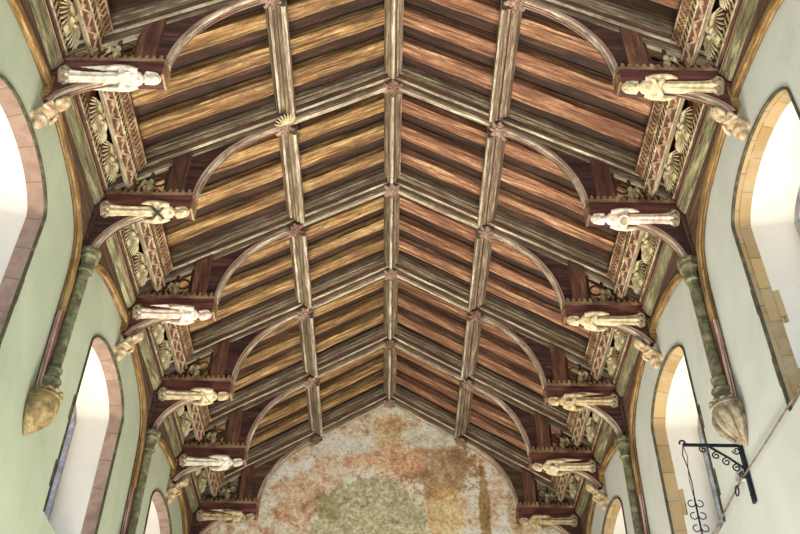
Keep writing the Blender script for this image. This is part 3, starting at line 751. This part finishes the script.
for nm, sg in SIDES:
    r0 = make_corbel_figure(sg, 0 if sg < 0 else 1)
    for k, (i, w) in enumerate(((0, 'topmost'), (2, 'third'), (4, 'fifth'))):
        r = r0 if k == 0 else copy_tree(r0); r.location = (sg*WX, TY[i], EYE+7.5)
        tag(r, 'small carved corbel figure on the %s wall at the foot of the %s short brace' % (nm, w), 'corbel figure', 'small corbel figures')

# ------------------------------------------------------------------ recumbent angels under the hammerbeams
def make_angel(sg, var, mat):
    """var chooses what is held: shield, cross, book, drum, scroll, hands"""
    b = MB(); m = 'x'
    L = V((-sg, 0, 0)); F = V((0, -.62, -.785)).normalized(); S = L.cross(F).normalized()
    O = V((sg*3.45, -.06, HB)); c0 = O+V((0, -.03, .0))
    secs = [(0.00, .085, .055, .3), (.03, .10, .065, .3), (.10, .088, .06, .28), (.25, .078, .062, .26), (.40, .080, .066, .2), (.50, .084, .072, .12), (.58, .080, .076, .04), (.66, .096, .082, 0), (.72, .105, .076, 0), (.765, .085, .06, 0), (.79, .045, .045, 0), (.83, .038, .038, 0)]
    n = 28; rs = []
    for h, w, t, fold in secs:
        rs.append([c0+L*h+S*w*cos(2*pi*k/n)*(1+fold*.6*cos(7*2*pi*k/n))+F*(t*sin(2*pi*k/n)*(1+fold*.8*cos(7*2*pi*k/n))+.02) for k in range(n)])
    b.rings(rs, m)
    b.lathe(c0+L*.575+F*.02, L, [(.075, -.02), (.088, -.008), (.088, .008), (.075, .02)], m, 14)
    rnd = random.Random(var*3+1)
    hd = c0+L*.895+F*(.03)+S*.012*(rnd.random()-.5)
    Lh = (L*.92-F*.30+S*rnd.uniform(-.15, .15)).normalized(); Fh = (F-Lh*F.dot(Lh)).normalized(); Sh = Lh.cross(Fh)
    face_features(b, hd, .07, Lh, Fh, Sh, m, True, var in (3,))
    b.lathe(hd-Lh*.085, Lh, [(.05, -.01), (.06, 0), (.05, .012)], m, 12)       # collar
    chest = c0+L*.62+F*.115
    for s in (-1, 1):
        sh = c0+L*.725+S*s*.095+F*.02; el = c0+L*.56+S*s*.14+F*.06; wr = chest+S*s*.045-L*(.02 if var != 5 else -.03)
        b.tube([sh, (sh+el)/2+S*s*.012, el, (el+wr)/2, wr], [.046, .047, .045, .04, .026], m, 9)
        b.tube([el, el-L*.09-F*.0, el-L*.17-S*s*.02-F*.03], [.045, .034, .01], m, 7)    # hanging sleeve
        hand(b, wr+F*.008-S*s*.018, (L*.75-S*s*.6).normalized(), F, (S*.75+L*.6*s).normalized(), s, .024, m)
    for s in (-1, 1):                              # feet and leaf block at the wall end
        b.ell(c0-L*.01+S*s*.045+F*.06, (.03, .04, .025), m, 8, 6, (S, F, L))
    if var in (0, 2):                              # folded wings along the back
        for s in (-1, 1):
            for k in range(5):
                a = c0+L*(.70-.03*k)+S*s*(.09+.012*k)-F*.02; b.tube([a, a-L*.14+S*s*.015, a-L*(.30+.04*k)+S*s*.0], [.018, .024, .008], m, 6)
    if var == 2: b.box(chest+L*.03+F*.0, (.13, .10, .035), m, Matrix((L, S, F)).transposed())
    if var == 4: b.tube([chest-S*.11-L*.05, chest+S*.11+L*.06], .025, m, 8)
    mid = c0+L*.45
    for q, p in enumerate(b.v):
        h = (p-c0).dot(L); k = .80 if h < .80 else .88; sv = (p-c0).dot(S); b.v[q] = p-S*sv*(1-k)
    for p in b.v: p += V((0, .045, -.005))+L*.02
    o = remesh(b, 'carved_angel', [mat], None, O, .0072)
    c0 = c0+V((0, .045, -.005))+L*.02; chest = chest+V((0, .045, -.005))+L*.02
    fb = MB()
    for k in range(7):
        a = -.6*pi+1.2*pi*k/6; q = c0-L*.03+S*sin(a)*.10+F*(cos(a)*.07)
        fb.tube([q+L*.045-S*sin(a)*.02, q+(S*sin(a)+F*cos(a))*.015-L*.005, q-L*.05], [.016, .028, .02], m if False else 'foliage', 6)
    fb.rings([[c0-L*h+S*w*a1+F*(t*a2+.01) for a1, a2 in ((-1, -.6), (1, -.6), (1.05, .6), (.5, 1), (-.5, 1), (-1.05, .6))] for h, w, t in ((.10, .085, .06), (.075, .10, .075), (.05, .08, .06), (.02, .075, .055), (-.02, .085, .06))], 'foliage')
    fb.build('leaf_block', o, origin=O, smooth=50)
    if var == 1:
        e = MB()
        for q in (1, -1): e.tube([chest-L*.07-S*.07*q+F*.03, chest+F*.045, chest+L*.07+S*.07*q+F*.03], .016, 'darkcarve_gapshade', 7)
        e.build('crossed_emblem', o, origin=O)
    if var == 3:
        e = MB(); cc = chest+F*.035-L*.02
        e.tube([cc+(L*cos(2*pi*k/16)+S*sin(2*pi*k/16))*.062 for k in range(17)], .014, 'angel_white', 7)
        e.lathe(cc-F*.015, F, [(.05, 0), (.05, .02)], 'foliage', 16); e.build('round_emblem', o, origin=O, smooth=30)
    if var == 0:
        e = MB(); cc = chest+F*.03
        e.plate([cc+L*a+S*w for a, w in ((.07, -.065), (.07, .065), (0, .062), (-.05, .04), (-.085, 0), (-.05, -.04), (0, -.062))], F, .025, mat); e.build('shield', o, origin=O, smooth=30)
    return o
AD = {(-1, 0): (0, 'angel_white', 'white carved angel holding a shield'), (-1, 1): (1, 'angel_cream', 'cream carved angel with a dark cross'),
      (-1, 2): (2, 'angel_pink', 'bright whitish carved angel holding a book'), (-1, 3): (4, 'angel_cream', 'cream carved angel holding a rolled scroll'),
      (-1, 4): (5, 'angel_white', 'white carved angel with joined hands'), (-1, 5): (2, 'angel_buff', 'buff carved angel holding a book'),
      (1, 0): (4, 'angel_cream', 'large cream carved angel holding a rolled scroll'), (1, 1): (3, 'angel_pink', 'pinkish carved angel holding a ring-rimmed disc'),
      (1, 2): (5, 'angel_cream', 'cream carved angel with joined hands'), (1, 3): (2, 'angel_buff', 'buff carved angel holding a book'),
      (1, 4): (0, 'angel_cream', 'cream carved angel holding a small shield'), (1, 5): (5, 'angel_buff', 'buff carved angel with joined hands')}
for (sg, i), (var, mat, txt) in AD.items():
    o = make_angel(sg, var, mat); o.location = (sg*3.45, TY[i]-.06, HB)
    tag(o, '%s, under the %s hammerbeam on the %s' % (txt, ORD[i], 'left' if sg < 0 else 'right'), 'carved angel', 'recumbent hammerbeam angels')

# ------------------------------------------------------------------ spread-winged angels of the cornice
def make_wing_angel(sg):
    n = V((-sg*.985, 0, -.17)).normalized(); up = V((-sg*.17, 0, .985)).normalized(); Y = V((0, 1, 0))
    O = V((sg*3.55, 0, HT+.1)); base = V((sg*3.50, 0, HT+.34))
    root = empty('frieze_angel', O)
    b = MB(); c = base+n*.03
    b.ell(c-up*.05, (.05, .04, .10), 'x', 10, 8, (Y, n, up)); face_features(b, c+up*.075+n*.03, .042, up, n, Y, 'x', True)
    for s in (-1, 1): b.tube([c+Y*s*.045, c+Y*s*.08+n*.03-up*.04, c+Y*s*.02+n*.06-up*.04], [.02, .018, .014], 'x', 6)
    b.ell(c-up*.15, (.06, .04, .06), 'x', 8, 6, (Y, n, up))
    o = remesh(b, 'body', ['wing'], root, O, .009)
    for s in (-1, 1):
        w = MB(); r0 = base+Y*s*.045+up*.0
        for k in range(9):
            a = radians(-104+k*9); d = (Y*s*cos(a)+up*sin(a)).normalized(); ln = (.20, .225, .245, .25, .245, .235, .215, .18, .14)[k]
            st = r0+Y*s*.021*k+up*.012*k*(1-k/14)
            w.tube([st+n*.02, st+d*ln*.5+n*.04, st+d*ln*.85+n*.035, st+d*ln+n*.025], [.010, .0125, .011, .004], 'wing', 5)
        w.tube([base+n*.03, r0+up*.04+Y*s*.04+n*.04, r0+up*.07+Y*s*.13+n*.035, r0+up*.03+Y*s*.20+n*.03], [.028, .032, .024, .010], 'wing', 7)
        w.build('wing', root, smooth=60)
    return root
BN2 = BN
for nm, sg in SIDES:
    r0 = make_wing_angel(sg)
    first = True
    for i in range(6):
        for q, dy in enumerate((1.0, 1.66)):
            r = r0 if first else copy_tree(r0); first = False
            r.location = (sg*3.55, YB+BAY*i+dy, HT+.1)
            tag(r, '%s winged angel on the %s cornice %s' % ('upper' if q == 0 else 'lower', nm, BN2[i]), 'winged angel', 'spread-winged cornice angels')

# ------------------------------------------------------------------ bosses
def make_boss(sg, var):
    """sg 0 ridge, else slope"""
    nrm = V((0, 0, -1)) if sg == 0 else -V((sg*sin(sl), 0, cos(sl)))
    U = V((0, 1, 0)); W = nrm.cross(U)
    b = MB(); m = 'boss' if var % 3 != 1 else 'bossd'
    b.lathe((0, 0, 0), nrm, [(.10, -.05), (.115, -.02), (.10, .01), (.07, .025), (.05, .03)], m, 12)
    k8 = 8 if var % 2 == 0 else 6
    for k in range(k8):
        a = 2*pi*k/k8; d = U*cos(a)+W*sin(a); t = U*-sin(a)+W*cos(a)
        b.ell(d*.10+nrm*.01, (.05, .036, .026), m, 8, 6, (d, t, nrm)); b.ell(d*.14-nrm*.0, (.022, .03, .02), m, 8, 6, (d, t, nrm))
        d2 = U*cos(a+pi/k8)+W*sin(a+pi/k8); b.ell(d2*.055+nrm*.035, (.034, .022, .018), m, 8, 6, (d2, d2.cross(nrm), nrm))
    b.lathe(nrm*.03, nrm, [(.04, 0), (.042, .015), (.03, .03), (.01, .036)], m, 12)
    if var == 3:
        for k in range(9):
            a = radians(-70+k*17.5); d = (-U*cos(a)+W*sin(a))
            b.tube([nrm*.02-U*.08, nrm*.05-U*.08+d*.10, nrm*.02-U*.08+d*.17], [.014, .018, .006], 'wing', 5)
    return b.build('roof_boss', origin=(0, 0, 0), smooth=50)
bs = {}
for i in range(6):
    for sg in (0, -1, 1):
        var = (i+sg) % 3 if (sg, i) not in ((-1, 1), (1, 0)) else 3
        k = (sg, var)
        if k in bs: o = copy_tree(bs[k])
        else: o = bs[k] = make_boss(sg, var)
        if sg == 0: o.location = (0, TY[i], zs(0)-.035)
        else:
            nrm = V((sg*sin(sl), 0, cos(sl))); o.location = V((sg*1.46, TY[i], zs(1.46)))-nrm*.035
        where = {0: 'at the ridge', -1: 'where the left purlin crosses', 1: 'where the right purlin crosses'}[sg]
        kind = {0: 'eight-leaved', 1: 'dark six-leaved', 2: 'leafy', 3: 'feathery pale'}[var]
        tag(o, '%s carved boss %s the %s truss' % (kind, where, ORD[i]), 'roof boss', 'carved roof bosses')

# ------------------------------------------------------------------ iron lamp bracket, chain, pulley and rope on the right wall
yb, zt = 8.40, EYE+5.075; xw = WX-.012
root = empty('iron_wall_bracket', (xw, yb, zt-.6)); tag(root, 'black wrought iron bracket with scrolls on the right wall below the shaft', 'wall bracket')
b = MB(); b.box((xw-.012, yb, zt-.30), (.03, .055, .68), 'iron'); b.ell((xw-.03, yb, zt-.56), (.012, .012, .012), 'iron', 8, 6); b.ell((xw-.03, yb, zt-.05), (.012, .012, .012), 'iron', 8, 6)
b.build('back_plate', root, smooth=30)
b = MB(); b.box((xw-.30, yb, zt), (.60, .026, .026), 'iron'); b.tube([(xw-.60+.03*cos(a), yb, zt+.02+.03*sin(a)) for a in [k*.5 for k in range(-3, 8)]], .010, 'iron', 6); b.build('arm', root, smooth=30)
b = MB(); b.tube([(xw-.02, yb, zt-.27), (xw-.15, yb, zt-.15), (xw-.34, yb, zt-.01)], .013, 'iron', 6); b.build('diagonal_strut', root, smooth=30)
def scroll(c, r, a0, turns, s):
    return [V(c)+V((cos(a0+s*t)*r*(1-t/(turns*2*pi)*.75), 0, sin(a0+s*t)*r*(1-t/(turns*2*pi)*.75))) for t in [turns*2*pi*k/22 for k in range(23)]]
for cx, cz, r, a0, s in ((-.06, -.06, .045, pi, 1), (-.10, -.26, .045, pi/2, 1), (-.19, -.19, .045, pi/2, 1), (-.28, -.12, .042, pi/2, 1), (-.40, -.05, .042, pi/2, 1), (-.05, -.34, .04, pi/2, 1)):
    b = MB(); b.tube(scroll((xw+cx, yb, zt+cz), r, a0, 1.2, s), .008, 'iron', 5); b.build('scroll', root, smooth=40)
cxh = xw-.60
root = empty('hanging_lamp_chain', (cxh, yb, zt-.9)); tag(root, 'thin black wire and iron scrolls hanging from the arm of the wall bracket', 'lamp hanger')
b = MB()
b.tube([(cxh, yb, zt-.01), (cxh-.025, yb, zt-.12), (cxh+.0, yb, zt-.25), (cxh+.01, yb, zt-.45), (cxh, yb, zt-.62)], .006, 'iron', 5)
b.tube([(cxh, yb, zt-.01), (cxh+.022, yb, zt-.14), (cxh-.0, yb, zt-.28), (cxh-.012, yb, zt-.42), (cxh, yb, zt-.62)], .004, 'iron', 5)
b.tube([(cxh, yb, zt-.60), (cxh, yb, zt-1.3)], .009, 'iron', 6); b.build('wire', root, smooth=40)
for k in range(4):
    for s in (-1, 1):
        b = MB(); b.tube([V((cxh+s*.005, yb, zt-.66-.13*k))+V((s*.035*(1+cos(a)), 0, .035*sin(a))) for a in [pi+s*0+q*5.0/14 for q in range(15)]], .006, 'iron', 5); b.build('scroll', root, smooth=40)
def rw(px, py): return None
root = empty('rope_pulley', (xw-.01, 8.5, EYE+4.80)); tag(root, 'small grey pulley with a ring hanging beside the iron bracket on the right wall', 'pulley')
b = MB(); b.lathe((xw-.02, 8.60, EYE+4.83), (1, 0, 0), [(.045, -.025), (.05, -.018), (.035, 0), (.05, .018), (.045, .025)], 'pulley', 16); b.box((xw-.012, 8.53, EYE+4.77), (.05, .10, .05), 'pulley'); b.build('wheel', root, smooth=40)
b = MB(); b.tube([(xw-.06, 8.64+.05*cos(2*pi*k/14), EYE+4.69+.05*sin(2*pi*k/14)) for k in range(15)], .008, 'iron', 6); b.build('ring', root, smooth=40)
b = MB(); pr = [V((xw-.03, 6.2, EYE+4.70)), V((xw-.035, 7.0, EYE+4.70)), V((xw-.04, 7.8, EYE+4.715)), V((xw-.045, 8.52, EYE+4.74)), V((xw-.03, 9.55, EYE+4.72)), V((xw-.02, 10.6, EYE+4.70))]
b.tube(pr, .011, 'rope', 6); o = b.build('rope', origin=pr[3], smooth=40); tag(o, 'long thin dark rope stretched along the right wall past the iron bracket', 'rope')

# ------------------------------------------------------------------ light
w = bpy.data.worlds.new('sky'); SC.world = w; w.use_nodes = True; nt = w.node_tree; nt.nodes.clear()
out = nt.nodes.new('ShaderNodeOutputWorld'); bg = nt.nodes.new('ShaderNodeBackground'); nt.links.new(bg.outputs[0], out.inputs[0])
bg.inputs[0].default_value = (.75, .88, 1.0, 1); bg.inputs[1].default_value = 2.7
# added unseen warm fill lamps near the floor, aimed up into the roof
for k, (x, y, e) in enumerate(((-1.5, 1.5, 230), (1.5, 1.5, 230), (-1.2, 8, 215), (1.2, 8, 215), (0, 13.0, 240))):
    ld = bpy.data.lights.new('added_fill_lamp', 'AREA'); ld.energy = e; ld.size = 1.6; ld.spread = radians(95); ld.color = (1.0, .90, .76)
    lo = bpy.data.objects.new('added_fill_lamp', ld); COL.objects.link(lo); lo.location = (x, y, .6); lo.rotation_euler = (radians(180), 0, 0)

# ------------------------------------------------------------------ camera
F_PX = 940.871
fw = V((0.006113931999685117, 0.747707819610797, 0.6639997261508255)); rr = V((0.9998608223049732, -0.014878458304111128, 0.0075476816384663)); uu = V((-0.015522752820490347, -0.6638611661871486, 0.7476947212422416))
cd = bpy.data.cameras.new('camera'); co = bpy.data.objects.new('camera', cd); COL.objects.link(co)
cd.sensor_width = 36; cd.sensor_fit = 'HORIZONTAL'; cd.lens = F_PX/800*36; cd.clip_start = .05; cd.clip_end = 200
co.matrix_world = Matrix(((rr.x, uu.x, -fw.x, .056), (rr.y, uu.y, -fw.y, 0), (rr.z, uu.z, -fw.z, EYE), (0, 0, 0, 1)))
SC.camera = co
SC.view_settings.view_transform = 'Standard'; SC.view_settings.look = 'None'; SC.view_settings.gamma = 1; SC.view_settings.use_curve_mapping = False
SC.view_settings.exposure = 0.0
SC.cycles.use_denoising = True; SC.cycles.max_bounces = 10; SC.cycles.diffuse_bounces = 6; SC.cycles.transparent_max_bounces = 12
